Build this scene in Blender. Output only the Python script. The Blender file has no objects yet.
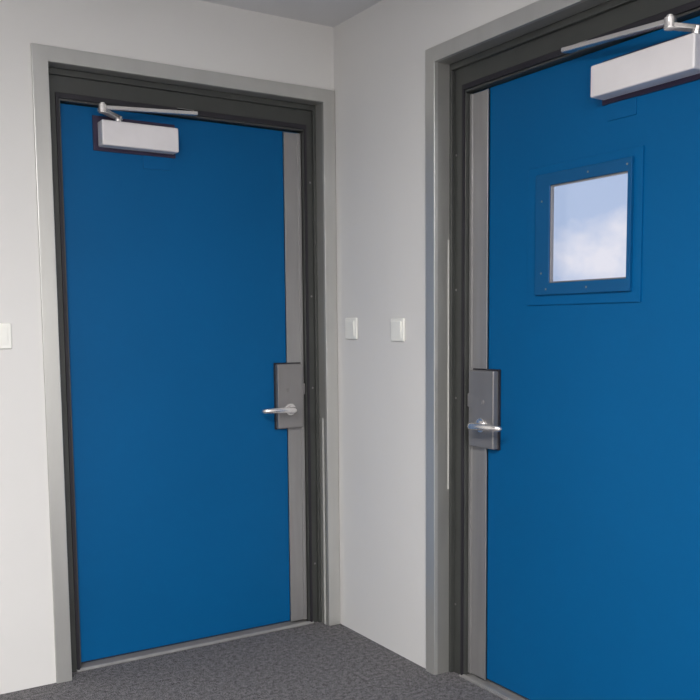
import bpy, bmesh, math
from mathutils import Vector, Matrix

scene = bpy.context.scene
try:
    scene.view_settings.view_transform = 'Standard'
except Exception:
    pass
COL = scene.collection

# ------------------------------------------------------------------ materials
def lin(c):
    r = []
    for x in c:
        x /= 255.0
        r.append(x/12.92 if x <= 0.04045 else ((x+0.055)/1.055)**2.4)
    return (*r, 1)

def mat(name, rgb, rough=0.5, metal=0.0, var=0.04, scale=6.0, bump=0.0, bscale=200.0, stretch=(1,1,1), spec=0.5):
    m = bpy.data.materials.new(name); m.use_nodes = True
    nt = m.node_tree; N = nt.nodes; L = nt.links
    b = N["Principled BSDF"]
    tc = N.new("ShaderNodeTexCoord"); mp = N.new("ShaderNodeMapping")
    mp.inputs["Scale"].default_value = stretch
    L.new(tc.outputs["Object"], mp.inputs["Vector"])
    n = N.new("ShaderNodeTexNoise"); n.inputs["Scale"].default_value = scale; n.inputs["Detail"].default_value = 4
    L.new(mp.outputs[0], n.inputs["Vector"])
    r = N.new("ShaderNodeValToRGB")
    c = lin(rgb)
    r.color_ramp.elements[0].position = 0.3; r.color_ramp.elements[1].position = 0.7
    r.color_ramp.elements[0].color = (*[x*(1-var) for x in c[:3]], 1)
    r.color_ramp.elements[1].color = (*[min(1, x*(1+var)) for x in c[:3]], 1)
    L.new(n.outputs["Fac"], r.inputs["Fac"]); L.new(r.outputs["Color"], b.inputs["Base Color"])
    b.inputs["Roughness"].default_value = rough; b.inputs["Metallic"].default_value = metal
    b.inputs["Specular IOR Level"].default_value = spec
    if bump:
        n2 = N.new("ShaderNodeTexNoise"); n2.inputs["Scale"].default_value = bscale; n2.inputs["Detail"].default_value = 3
        L.new(mp.outputs[0], n2.inputs["Vector"])
        bp = N.new("ShaderNodeBump"); bp.inputs["Strength"].default_value = bump; bp.inputs["Distance"].default_value = 0.004
        L.new(n2.outputs["Fac"], bp.inputs["Height"]); L.new(bp.outputs[0], b.inputs["Normal"])
    return m

M_WALL = mat("wall_paint", (219, 218, 216), 0.75, var=0.015, scale=2.0, bump=0.04, bscale=120)
M_CEIL = mat("ceiling_paint", (216, 216, 217), 0.9, var=0.01)
M_BLUE = mat("blue_paint", (0, 87, 141), 0.5, var=0.03, scale=2.5, bump=0.03, bscale=90, spec=0.15)
M_BLUE2 = mat("blue_paint_trim", (0, 80, 130), 0.45, var=0.03, spec=0.3)
M_STEEL = mat("galvanised_steel", (196, 196, 193), 0.34, 0.6, var=0.05, scale=12, stretch=(1, 1, .25))
M_LINING = mat("lining_steel", (165, 165, 161), 0.36, 0.55, var=0.06, scale=12, stretch=(1, 1, .25))
M_STRIP = mat("brushed_aluminium", (152, 151, 151), 0.36, 0.5, var=0.10, scale=25, stretch=(1, 1, .08))
M_THRESH = mat("worn_aluminium", (160, 159, 158), 0.42, 0.4, var=0.10, scale=25)
M_DARK = mat("charcoal_frame_paint", (66, 68, 66), 0.45, 0.1, var=0.10, scale=8)
M_DARK2 = mat("black_gasket", (30, 28, 36), 0.6, var=0.1)
M_LOCK = mat("satin_steel", (138, 136, 136), 0.34, 0.5, var=0.06, scale=14, stretch=(1, 1, .2))
M_CHROME = mat("polished_chrome", (232, 229, 227), 0.22, 0.85, var=0.02)
M_CLOSER = mat("silver_paint", (226, 223, 225), 0.4, 0.1, var=0.04, scale=9)
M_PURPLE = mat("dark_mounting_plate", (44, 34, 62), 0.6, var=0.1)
M_PLASTIC = mat("white_plastic", (240, 240, 234), 0.35, var=0.01)
M_EDGE_GLINT = mat("pale_edge_glint", (205, 205, 199), 0.6, var=0.02)  # pale tone for the painted light streaks on the frame edges

# carpet
M_CARPET = bpy.data.materials.new("grey_carpet"); M_CARPET.use_nodes = True
nt = M_CARPET.node_tree; N = nt.nodes; L = nt.links; b = N["Principled BSDF"]
tc = N.new("ShaderNodeTexCoord")
n1 = N.new("ShaderNodeTexNoise"); n1.inputs["Scale"].default_value = 230; n1.inputs["Detail"].default_value = 3; n1.inputs["Roughness"].default_value = .75
n2 = N.new("ShaderNodeTexNoise"); n2.inputs["Scale"].default_value = 60; n2.inputs["Detail"].default_value = 5
L.new(tc.outputs["Object"], n1.inputs["Vector"]); L.new(tc.outputs["Object"], n2.inputs["Vector"])
mx = N.new("ShaderNodeMath"); mx.operation = 'MULTIPLY_ADD'; mx.inputs[1].default_value = 0.25
mm = N.new("ShaderNodeMath"); mm.operation = 'MULTIPLY'; mm.inputs[1].default_value = 0.75
L.new(n1.outputs["Fac"], mm.inputs[0]); L.new(n2.outputs["Fac"], mx.inputs[0]); L.new(mm.outputs[0], mx.inputs[2])
r = N.new("ShaderNodeValToRGB"); r.color_ramp.elements[0].position = .41; r.color_ramp.elements[1].position = .60
r.color_ramp.elements[0].color = lin((58, 57, 58)); r.color_ramp.elements[1].color = lin((146, 144, 146))
L.new(mx.outputs[0], r.inputs["Fac"]); L.new(r.outputs["Color"], b.inputs["Base Color"])
b.inputs["Roughness"].default_value = 1; b.inputs["Specular IOR Level"].default_value = .1
bp = N.new("ShaderNodeBump"); bp.inputs["Strength"].default_value = .6; bp.inputs["Distance"].default_value = .004
L.new(n1.outputs["Fac"], bp.inputs["Height"]); L.new(bp.outputs[0], b.inputs["Normal"])

M_GLASS = bpy.data.materials.new("window_glass"); M_GLASS.use_nodes = True
nt = M_GLASS.node_tree; N = nt.nodes; L = nt.links
N.remove(N["Principled BSDF"])
tr = N.new("ShaderNodeBsdfTransparent"); tr.inputs[0].default_value = (.96, .97, .99, 1)
gl = N.new("ShaderNodeBsdfGlossy"); gl.inputs["Roughness"].default_value = .05
ms = N.new("ShaderNodeMixShader"); ms.inputs[0].default_value = .05
L.new(tr.outputs[0], ms.inputs[1]); L.new(gl.outputs[0], ms.inputs[2]); L.new(ms.outputs[0], N["Material Output"].inputs["Surface"])

# ------------------------------------------------------------------ mesh helpers
def mk(name, bm, m, parent=None, origin=(0, 0, 0), bevel=0.0, smooth=False, label=None):
    o = Vector(origin)
    bmesh.ops.recalc_face_normals(bm, faces=bm.faces)
    bmesh.ops.translate(bm, verts=bm.verts, vec=-o)
    me = bpy.data.meshes.new(name); bm.to_mesh(me); bm.free()
    ob = bpy.data.objects.new(name, me); COL.objects.link(ob)
    me.materials.append(m)
    if smooth:
        for p in me.polygons: p.use_smooth = True
    if parent is None:
        ob.location = o
    else:
        ob.parent = parent
        ob.location = o - root_loc(parent)
    if bevel:
        md = ob.modifiers.new("bevel", 'BEVEL'); md.width = bevel; md.segments = 3; md.limit_method = 'ANGLE'
        md.angle_limit = math.radians(40)
    if label: ob["label"] = label
    return ob

def root_loc(ob):
    v = Vector(ob.location)
    while ob.parent:
        ob = ob.parent; v = v + ob.location
    return v

def addbox(bm, pts8):
    vs = [bm.verts.new(p) for p in pts8]
    for f in ((0,1,2,3),(7,6,5,4),(0,4,5,1),(1,5,6,2),(2,6,7,3),(3,7,4,0)):
        bm.faces.new([vs[i] for i in f])

def wbox(bm, a, b):
    x0, y0, z0 = a; x1, y1, z1 = b
    addbox(bm, [(x0,y0,z0),(x1,y0,z0),(x1,y1,z0),(x0,y1,z0),(x0,y0,z1),(x1,y0,z1),(x1,y1,z1),(x0,y1,z1)])

class Side:
    """u = distance along the wall from the room corner, v = depth into wall, z = height"""
    def __init__(s, kind): s.k = kind
    def P(s, u, v, z):
        return Vector((-u, v, z)) if s.k == 'A' else Vector((v, -u, z))
    def box(s, bm, u0, u1, v0, v1, z0, z1):
        addbox(bm, [s.P(u0,v0,z0), s.P(u1,v0,z0), s.P(u1,v1,z0), s.P(u0,v1,z0),
                    s.P(u0,v0,z1), s.P(u1,v0,z1), s.P(u1,v1,z1), s.P(u0,v1,z1)])
    def loop(s, bm, outer, inner, v0, v1, closed):
        n = len(outer)
        V = [[bm.verts.new(s.P(p[0], v, p[1])) for p in pl] for pl in (outer, inner) for v in (v0, v1)]
        o0, o1, i0, i1 = V
        rng = range(n if closed else n-1)
        for i in rng:
            j = (i+1) % n
            bm.faces.new([o0[i], o0[j], i0[j], i0[i]]); bm.faces.new([o1[i], i1[i], i1[j], o1[j]])
            bm.faces.new([o0[i], o1[i], o1[j], o0[j]]); bm.faces.new([i0[i], i0[j], i1[j], i1[i]])
        if not closed:
            for i in (0, n-1): bm.faces.new([o0[i], i0[i], i1[i], o1[i]])
    def uframe(s, bm, u0, u1, zt, ws, wt, v0, v1, wr=None, z0=0.0):
        wr = ws if wr is None else wr
        s.loop(bm, [(u0,z0),(u0,zt),(u1,zt),(u1,z0)], [(u0+ws,z0),(u0+ws,zt-wt),(u1-wr,zt-wt),(u1-wr,z0)], v0, v1, False)
    def prism(s, bm, poly, v0, v1):
        a = [bm.verts.new(s.P(u, v0, z)) for u, z in poly]
        b = [bm.verts.new(s.P(u, v1, z)) for u, z in poly]
        n = len(poly)
        bm.faces.new(a); bm.faces.new(b[::-1])
        for i in range(n):
            bm.faces.new([a[i], b[i], b[(i+1) % n], a[(i+1) % n]])
    def disc(s, bm, u, z, r, v0, v1, seg=24, r2=None):
        r2 = r if r2 is None else r2
        a = [bm.verts.new(s.P(u+r*math.cos(t), v0, z+r*math.sin(t))) for t in [2*math.pi*i/seg for i in range(seg)]]
        b = [bm.verts.new(s.P(u+r2*math.cos(t), v1, z+r2*math.sin(t))) for t in [2*math.pi*i/seg for i in range(seg)]]
        bm.faces.new(a); bm.faces.new(b[::-1])
        for i in range(seg): bm.faces.new([a[i], b[i], b[(i+1) % seg], a[(i+1) % seg]])
    def rod(s, bm, path, seg=16):
        rings = []
        pts = [s.P(*p[0]) for p in path]
        for i, (p, ra, rb) in enumerate(path):
            t = (pts[min(i+1, len(pts)-1)] - pts[max(i-1, 0)]).normalized()
            up = Vector((0, 0, 1))
            if abs(t.z) > .95: up = s.P(1, 0, 0)
            sd = t.cross(up).normalized(); up2 = sd.cross(t).normalized()
            rings.append([bm.verts.new(pts[i] + sd*ra*math.cos(a) + up2*rb*math.sin(a)) for a in [2*math.pi*k/seg for k in range(seg)]])
        for i in range(len(rings)-1):
            for k in range(seg):
                bm.faces.new([rings[i][k], rings[i][(k+1) % seg], rings[i+1][(k+1) % seg], rings[i+1][k]])
        bm.faces.new(rings[0][::-1]); bm.faces.new(rings[-1])

SA, SB = Side('A'), Side('B')
def NB(): return bmesh.new()

# ------------------------------------------------------------------ room shell
HC = 2.394
X0, Y0 = -3.8, -5.2
T = 0.2
def structure(ob, label, cat):
    ob["kind"] = "structure"; ob["label"] = label; ob["category"] = cat
    return ob

H = 2.15
DA = dict(S=SA, u0=.003, W=1.138, l0=.106, lw=.074, n=1, c0=.632, c1=.908, ztop=1.993, shoe=.065)
DB = dict(S=SB, u0=.629, W=1.285, l0=.126, lw=.092, n=2, c0=1.345, c1=1.690, ztop=1.993, shoe=.10)

def wall_with_hole(name, d, length, extra, label):
    S = d['S']; bm = NB()
    a = d['u0']+.03; c = d['u0']+d['W']-.03
    S.box(bm, -extra, a, 0, T, 0, HC)
    S.box(bm, c, length, 0, T, 0, HC)
    S.box(bm, a, c, 0, T, H-.03, HC)
    structure(mk(name, bm, M_WALL), label, "wall")
wall_with_hole("wall_back", DA, -X0, 0.0, "pale grey painted wall with a blue door")
wall_with_hole("wall_right", DB, -Y0, 0.2, "pale grey painted wall with a windowed blue door")
bm = NB(); wbox(bm, (X0-T, Y0-T, 0), (X0, T, HC)); structure(mk("wall_left", bm, M_WALL), "plain pale grey painted side wall", "wall")
bm = NB(); wbox(bm, (X0, Y0-T, 0), (T, Y0, HC)); structure(mk("wall_front", bm, M_WALL), "plain pale grey painted end wall", "wall")
bm = NB(); wbox(bm, (X0-T, Y0-T, -.1), (T, T, 0)); structure(mk("floor", bm, M_CARPET), "grey speckled short-pile carpet floor", "floor")
bm = NB(); wbox(bm, (X0-T, Y0-T, HC), (T, T, HC+.1)); structure(mk("ceiling", bm, M_CEIL), "flat grey painted ceiling", "ceiling")

# ------------------------------------------------------------------ doors
def empty(name, loc, parent=None):
    e = bpy.data.objects.new(name, None); COL.objects.link(e)
    e.empty_display_size = .1
    if parent: e.parent = parent; e.location = Vector(loc) - root_loc(parent)
    else: e.location = loc
    return e

def build_door(d):
    S = d['S']; u0 = d['u0']; u1 = u0+d['W']; n = d['n']
    org = S.P((u0+u1)/2, 0, 0)
    VF = .065           # dark frame face
    VL = .090           # leaf face
    lf0 = u0+d['l0']; lf1 = u1-.107
    # ---- fixed frame (structure)
    fr = empty("trim_%d" % n, org)
    structure(fr, "galvanised steel door casing around a charcoal inner frame", "door frame")
    bm = NB(); S.uframe(bm, u0, u1, H, .052, .050, -.012, .004)
    mk("casing", bm, M_STEEL, fr, org, .002)
    bm = NB(); S.uframe(bm, u0+.046, u1-.046, H-.044, .006, .006, .002, .14)
    mk("lining", bm, M_LINING, fr, org, .001)
    bm = NB()
    S.uframe(bm, u0+.052, u1-.052, H-.050, d['l0']-.055, H-.050-d['ztop']-.004, VF, .135, wr=.052)
    mk("inner_frame", bm, M_DARK, fr, org, .002, label="charcoal painted inner frame")
    bm = NB()
    S.uframe(bm, u0+.052, u1-.052, H-.050, .013, .022, VF-.014, VF+.002)
    mk("frame_rib", bm, M_DARK, fr, org, .002)
    bm = NB()
    w = d['l0']-.052
    S.uframe(bm, u0+.052+w-.016, u1-.052-.036, H-.050-.078, .010, .018, VF-.007, VF+.002)
    mk("gasket", bm, M_DARK2, fr, org, .0015, label="black rubber door gasket")
    bm = NB(); S.uframe(bm, u0+.060, u1-.060, H-.06, d['l0']-.02, .12, .138, .150, wr=.075)
    mk("door_stop", bm, M_DARK2, fr, org)
    bm = NB(); S.box(bm, lf0-.02, lf1+.02, .055, .135, 0, .007); S.box(bm, lf0-.02, lf1+.02, .060, .070, .006, .010)
    mk("threshold", bm, M_THRESH, fr, org, .002, label="ridged aluminium threshold strip")
    bm = NB()  # thin pale strip modelled in place of light catching the lining edge
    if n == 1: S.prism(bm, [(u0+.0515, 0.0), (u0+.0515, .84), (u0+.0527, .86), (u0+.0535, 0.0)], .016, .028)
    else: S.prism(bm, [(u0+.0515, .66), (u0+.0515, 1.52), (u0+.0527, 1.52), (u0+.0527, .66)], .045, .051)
    mk("edge_glint_strip", bm, M_EDGE_GLINT, fr, org, 0, label="pale strip imitating a bright light streak on the frame edge")
    us = u0+.052+.022
    for z in (.25, .98, 1.35, 1.80):
        bm = NB(); S.disc(bm, us, z, .004, VF-.0015, VF+.001, 12)
        mk("screw", bm, M_LOCK, fr, org)

    # ---- leaf
    dr = empty("door_%d" % n, org)
    structure(dr, ["", "solid blue painted door with silver closer and lever handle",
                   "blue painted door with square window, closer and lever handle"][n], "door")
    bm = NB()
    z0, zt = .022, d['ztop']
    if n == 1:
        S.box(bm, lf0, lf1, VL, .135, z0, zt)
    else:
        g0, g1, h0, h1 = 1.145, 1.446, 1.356, 1.643
        a0, a1, b0, b1 = g0-.055, g1+.010, h0-.015, h1+.025
        S.loop(bm, [(lf0,z0),(lf0,zt),(lf1,zt),(lf1,z0)], [(a0,b0),(a0,b1),(a1,b1),(a1,b0)], VL, .135, True)
    mk("door_leaf", bm, M_BLUE, dr, org)
    bm = NB(); S.box(bm, lf0, lf1, VL+.012, .125, .0125, .0215)
    mk("sweep_seal", bm, M_DARK2, dr, org, label="black rubber sweep seal")
    bm = NB()
    s1 = lf0+d['lw']
    S.box(bm, lf0, s1, VL-.006, VL+.001, .016, zt-.003)
    S.box(bm, lf0, lf0+.014, VL-.011, VL+.001, .016, zt-.003)
    S.box(bm, s1-.004, s1, VL-.009, VL+.001, .016, zt-.003)
    mk("edge_guard", bm, M_STRIP, dr, org, .0012, label="brushed aluminium edge guard strip")
    if n == 2:
        wo = S.P(1.28, VL, 1.5)
        win = empty("door_window", wo, dr)
        def ring(a0, a1, b0, b1, i0, i1, j0, j1, v0, v1, m, bev, nm, lab=None):
            bm = NB()
            S.loop(bm, [(a0,b0),(a0,b1),(a1,b1),(a1,b0)], [(i0,j0),(i0,j1),(i1,j1),(i1,j0)], v0, v1, True)
            return mk(nm, bm, m, win, wo, bev, label=lab)
        ring(1.038, 1.490, 1.290, 1.705, g0-.01, g1+.01, h0-.01, h1+.01, VL-.006, VL+.001, M_BLUE, .001, "backing_plate")
        ring(1.083, 1.461, 1.320, 1.680, g0-.001, g1+.001, h0-.001, h1+.001, VL-.016, VL, M_BLUE2, .002, "window_frame", "raised blue window frame")
        ring(g0-.001, g1+.001, h0-.001, h1+.001, g0+.003, g1-.003, h0+.003, h1-.003, VL-.012, VL, M_LOCK, .001, "glazing_bead", "grey glazing bead")
        bm = NB(); S.box(bm, g0+.001, g1-.001, VL-.007, VL-.002, h0+.001, h1-.001)
        mk("window_pane", bm, M_GLASS, win, wo, label="clear glass pane with sky beyond")
        for (a, z) in ((1.112, 1.385), (1.112, 1.60), (1.30, 1.337), (1.30, 1.662), (1.133, 1.337), (1.445, 1.662)):
            bm = NB(); S.disc(bm, a, z, .0032, VL-.0172, VL-.015, 12)
            mk("window_screw", bm, M_LOCK, win, wo)
    # lock case + lever
    k0 = lf0+.014 if n == 1 else lf0+.024
    k1 = k0+(.113 if n == 1 else .128)
    zb, zz = .822, 1.080
    lk = empty("lock", S.P((k0+k1)/2, VL, (zb+zz)/2), dr)
    lo = S.P((k0+k1)/2, VL, (zb+zz)/2)
    bm = NB(); S.box(bm, k0, k1, VL-.030, VL+.001, zb, zz)
    mk("lock_case", bm, M_LOCK, lk, lo, .004, label="satin steel surface lock case")
    bm = NB(); S.box(bm, k0-.003, k1+.004, VL-.010, VL, zb-.003, zz+.005)
    mk("lock_back_plate", bm, M_DARK2, lk, lo, .002, label="dark back plate")
    bm = NB(); S.box(bm, k0-.012, k0+.012, VL-.026, VL-.004, .955, 1.000)
    mk("latch_lug", bm, M_LOCK, lk, lo, .002)
    kc = (k0+k1)/2+.01
    zl = .898
    bm = NB(); S.disc(bm, kc, zl+.078, .008, VL-.0325, VL-.029); S.box(bm, kc-.0015, kc+.0015, VL-.0340, VL-.031, zl+.072, zl+.084)
    mk("key_cylinder", bm, M_LOCK, lk, lo, .0008, label="small steel key cylinder")
    ks = kc-.006
    bm = NB()
    S.disc(bm, ks, zl, .024, VL-.036, VL-.029, 32); S.disc(bm, ks, zl, .016, VL-.044, VL-.034, 32)
    mk("handle_rose", bm, M_CHROME, lk, lo, .0015, label="round chrome handle rose")
    bm = NB()
    vo = VL-.085
    path = [((ks, VL-.036, zl), .011, .011), ((ks, VL-.060, zl), .010, .010), ((ks+.001, VL-.074, zl), .012, .012),
            ((ks+.007, vo+.002, zl+.001), .012, .013), ((ks+.022, vo-.002, zl+.002), .009, .0125), ((ks+.055, vo-.002, zl+.004), .0075, .0115),
            ((ks+.095, vo+.002, zl+.004), .007, .0105), ((ks+.122, vo+.008, zl+.003), .007, .0095), ((ks+.134, vo+.018, zl+.002), .006, .009), ((ks+.138, vo+.028, zl+.002), .003, .005)]
    S.rod(bm, path)
    hb = mk("lever_handle", bm, M_CHROME, lk, lo, smooth=True, label="polished chrome lever handle")
    sb = hb.modifiers.new("sub", 'SUBSURF'); sb.levels = 1; sb.render_levels = 2

    # closer
    c0, c1 = d['c0'], d['c1']
    zc0, zc1 = (1.858, 1.944) if n == 1 else (1.850, 1.936)
    co = S.P((c0+c1)/2, VL, 1.9)
    cl = empty("door_closer", co, dr)
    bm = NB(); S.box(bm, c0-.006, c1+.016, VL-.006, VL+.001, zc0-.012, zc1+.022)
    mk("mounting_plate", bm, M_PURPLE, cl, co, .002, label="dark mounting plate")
    bm = NB(); S.box(bm, c0, c1, VL-.060, VL-.005, zc0, zc1)
    mk("closer_body", bm, M_CLOSER, cl, co, .005, label="silver rounded rectangular closer cover")
    bm = NB(); S.box(bm, c0+.012, c0+.115, VL-.003, VL+.001, zc0-.058, zc0-.006)
    mk("reinforcing_plate", bm, M_BLUE, cl, co, .001, label="thin blue reinforcing plate")
    def cyl(bm, cu, cv, r_, za, zb_):
        ts = [2*math.pi*i/20 for i in range(20)]
        r0 = [bm.verts.new(S.P(cu+r_*math.cos(t), cv+r_*math.sin(t), za)) for t in ts]
        r1 = [bm.verts.new(S.P(cu+r_*math.cos(t), cv+r_*math.sin(t), zb_)) for t in ts]
        bm.faces.new(r0[::-1]); bm.faces.new(r1)
        for i in range(20): bm.faces.new([r0[i], r0[(i+1) % 20], r1[(i+1) % 20], r1[i]])
    pu = c1-.065 if n == 1 else c1-.015
    pv = VL-.033
    bm = NB(); cyl(bm, pu, pv, .012, zc1-.002, zc1+.012); cyl(bm, pu, pv, .016, zc1+.010, zc1+.020)
    mk("pinion", bm, M_CHROME, cl, co, .001)
    eu, ev, ez = (c1+.005, .000, zc1+.034) if n == 1 else (c1-.050, .000, zc1+.034)
    def bar(p, q, w, t, nm, m=M_CHROME, ext=.0):
        bm = NB(); A = S.P(*p); B_ = S.P(*q)
        t_ = (B_-A).normalized(); A = A - t_*ext; B_ = B_ + t_*ext
        sd = t_.cross(Vector((0, 0, 1))).normalized()*w/2; up = Vector((0, 0, t/2))
        addbox(bm, [A-sd-up, A+sd-up, B_+sd-up, B_-sd-up, A-sd+up, A+sd+up, B_+sd+up, B_-sd+up])
        return mk(nm, bm, m, cl, co, .002)
    bar((pu, pv, zc1+.016), (eu, ev, ez-.012), .028, .012, "main_arm", ext=.010)
    su, sv, sz = c0-d['shoe'], VF-.03, 2.008
    bar((eu, ev, ez-.002), (su, sv, sz-.004), .022, .013, "forearm", ext=.008)
    bm = NB(); cyl(bm, eu, ev, .015, ez-.020, ez+.008); cyl(bm, eu, ev, .009, ez+.008, ez+.014)
    mk("arm_elbow", bm, M_CHROME, cl, co, .0015)
    bm = NB(); S.box(bm, su-.008, su+.060, VF-.007, VF+.001, 2.003, 2.022); S.box(bm, su-.008, su+.022, VF-.042, VF, 2.000, 2.006)
    mk("arm_bracket", bm, M_CHROME, cl, co, .0015)

build_door(DA); build_door(DB)

# ------------------------------------------------------------------ switches
def switch(S, u, z, label):
    o = S.P(u, 0, z)
    e = empty("light_switch", o); e["label"] = label; e["category"] = "light switch"; e["group"] = "wall switches beside the doors"
    bm = NB(); S.box(bm, u-.042, u+.042, -.009, 0, z-.042, z+.042); mk("switch_plate", bm, M_PLASTIC, e, o, .004)
    bm = NB()
    addbox(bm, [S.P(u-.03, -.0105, z-.03), S.P(u+.03, -.0105, z-.03), S.P(u+.03, -.008, z-.03), S.P(u-.03, -.008, z-.03),
                S.P(u-.03, -.0150, z+.03), S.P(u+.03, -.0150, z+.03), S.P(u+.03, -.008, z+.03), S.P(u-.03, -.008, z+.03)])
    mk("switch_rocker", bm, M_PLASTIC, e, o, .0015)
switch(SA, 1.281, 1.203, "white square rocker switch beside the solid blue door")
switch(SB, .123, 1.220, "white square rocker switch close to the room corner")
switch(SB, .448, 1.215, "white square rocker switch beside the windowed door's frame")

# ------------------------------------------------------------------ added ceiling light panels (out of view)
M_EMIT = bpy.data.materials.new("added_panel_diffuser"); M_EMIT.use_nodes = True
pb = M_EMIT.node_tree.nodes["Principled BSDF"]
pb.inputs["Emission Color"].default_value = (1, .98, .95, 1); pb.inputs["Emission Strength"].default_value = 2.0
def add_light_panel(x, y, power, size=.6):  # unseen panel with area light, added to light the closed room
    e = empty("added_light_panel", (x, y, HC)); e["label"] = "square white light panel added out of view to light the room"; e["category"] = "ceiling light"; e["group"] = "added light panels"
    bm = NB(); wbox(bm, (x-size/2-.02, y-size/2-.02, HC-.03), (x+size/2+.02, y+size/2+.02, HC)); mk("added_panel_housing", bm, M_PLASTIC, e, (x, y, HC), .003)
    bm = NB(); wbox(bm, (x-size/2, y-size/2, HC-.034), (x+size/2, y+size/2, HC-.0305)); mk("added_panel_diffuser", bm, M_EMIT, e, (x, y, HC))
    l = bpy.data.lights.new("added_panel_light", 'AREA'); l.shape = 'SQUARE'; l.size = size; l.energy = power; l.color = (1, .975, .965)
    lo = bpy.data.objects.new("added_panel_light", l); COL.objects.link(lo); lo.location = (x, y, HC-.045)
add_light_panel(-2.1, -2.5, 70)
add_light_panel(-2.2, -4.3, 132)

# ------------------------------------------------------------------ sky
w = bpy.data.worlds.new("sky"); scene.world = w; w.use_nodes = True
nt = w.node_tree; N = nt.nodes; L = nt.links; bg = N["Background"]
tc = N.new("ShaderNodeTexCoord"); mp = N.new("ShaderNodeMapping"); mp.inputs["Scale"].default_value = (1, 1, 1.3)
L.new(tc.outputs["Generated"], mp.inputs["Vector"])
no = N.new("ShaderNodeTexNoise"); no.inputs["Scale"].default_value = 11; no.inputs["Detail"].default_value = 6; no.inputs["Roughness"].default_value = .5
L.new(mp.outputs[0], no.inputs["Vector"])
sx = N.new("ShaderNodeSeparateXYZ"); L.new(tc.outputs["Generated"], sx.inputs[0])
mr = N.new("ShaderNodeMapRange"); mr.inputs["From Min"].default_value = .04; mr.inputs["From Max"].default_value = .15
mr.inputs["To Min"].default_value = .09; mr.inputs["To Max"].default_value = -.09
L.new(sx.outputs["Z"], mr.inputs["Value"])
ad = N.new("ShaderNodeMath"); ad.operation = 'ADD'; L.new(no.outputs["Fac"], ad.inputs[0]); L.new(mr.outputs[0], ad.inputs[1])
cr = N.new("ShaderNodeValToRGB"); cr.color_ramp.elements[0].position = .47; cr.color_ramp.elements[1].position = .66
cr.color_ramp.elements[0].color = lin((184, 201, 231)); cr.color_ramp.elements[1].color = lin((240, 238, 246))
L.new(ad.outputs[0], cr.inputs["Fac"]); L.new(cr.outputs["Color"], bg.inputs["Color"]); bg.inputs["Strength"].default_value = 1.0

# ------------------------------------------------------------------ camera
yaw, pitch, roll = .5788, -.0945, -.0054
F = Vector((math.sin(yaw)*math.cos(pitch), math.cos(yaw)*math.cos(pitch), math.sin(pitch)))
R0 = Vector((math.cos(yaw), -math.sin(yaw), 0)); U0 = R0.cross(F)
R = R0*math.cos(roll)+U0*math.sin(roll); U = R.cross(F)
cd = bpy.data.cameras.new("camera"); cam = bpy.data.objects.new("camera", cd); COL.objects.link(cam)
m3 = Matrix((R, U, -F)).transposed()
cam.matrix_world = Matrix.Translation((-1.8584, -3.1883, 1.2260)) @ m3.to_4x4()
cd.sensor_width = 36; cd.lens = 909.49/700*36
cd.shift_x = (350-383.55)/700; cd.shift_y = (413.06-350)/700
cd.clip_start = .05
scene.camera = cam
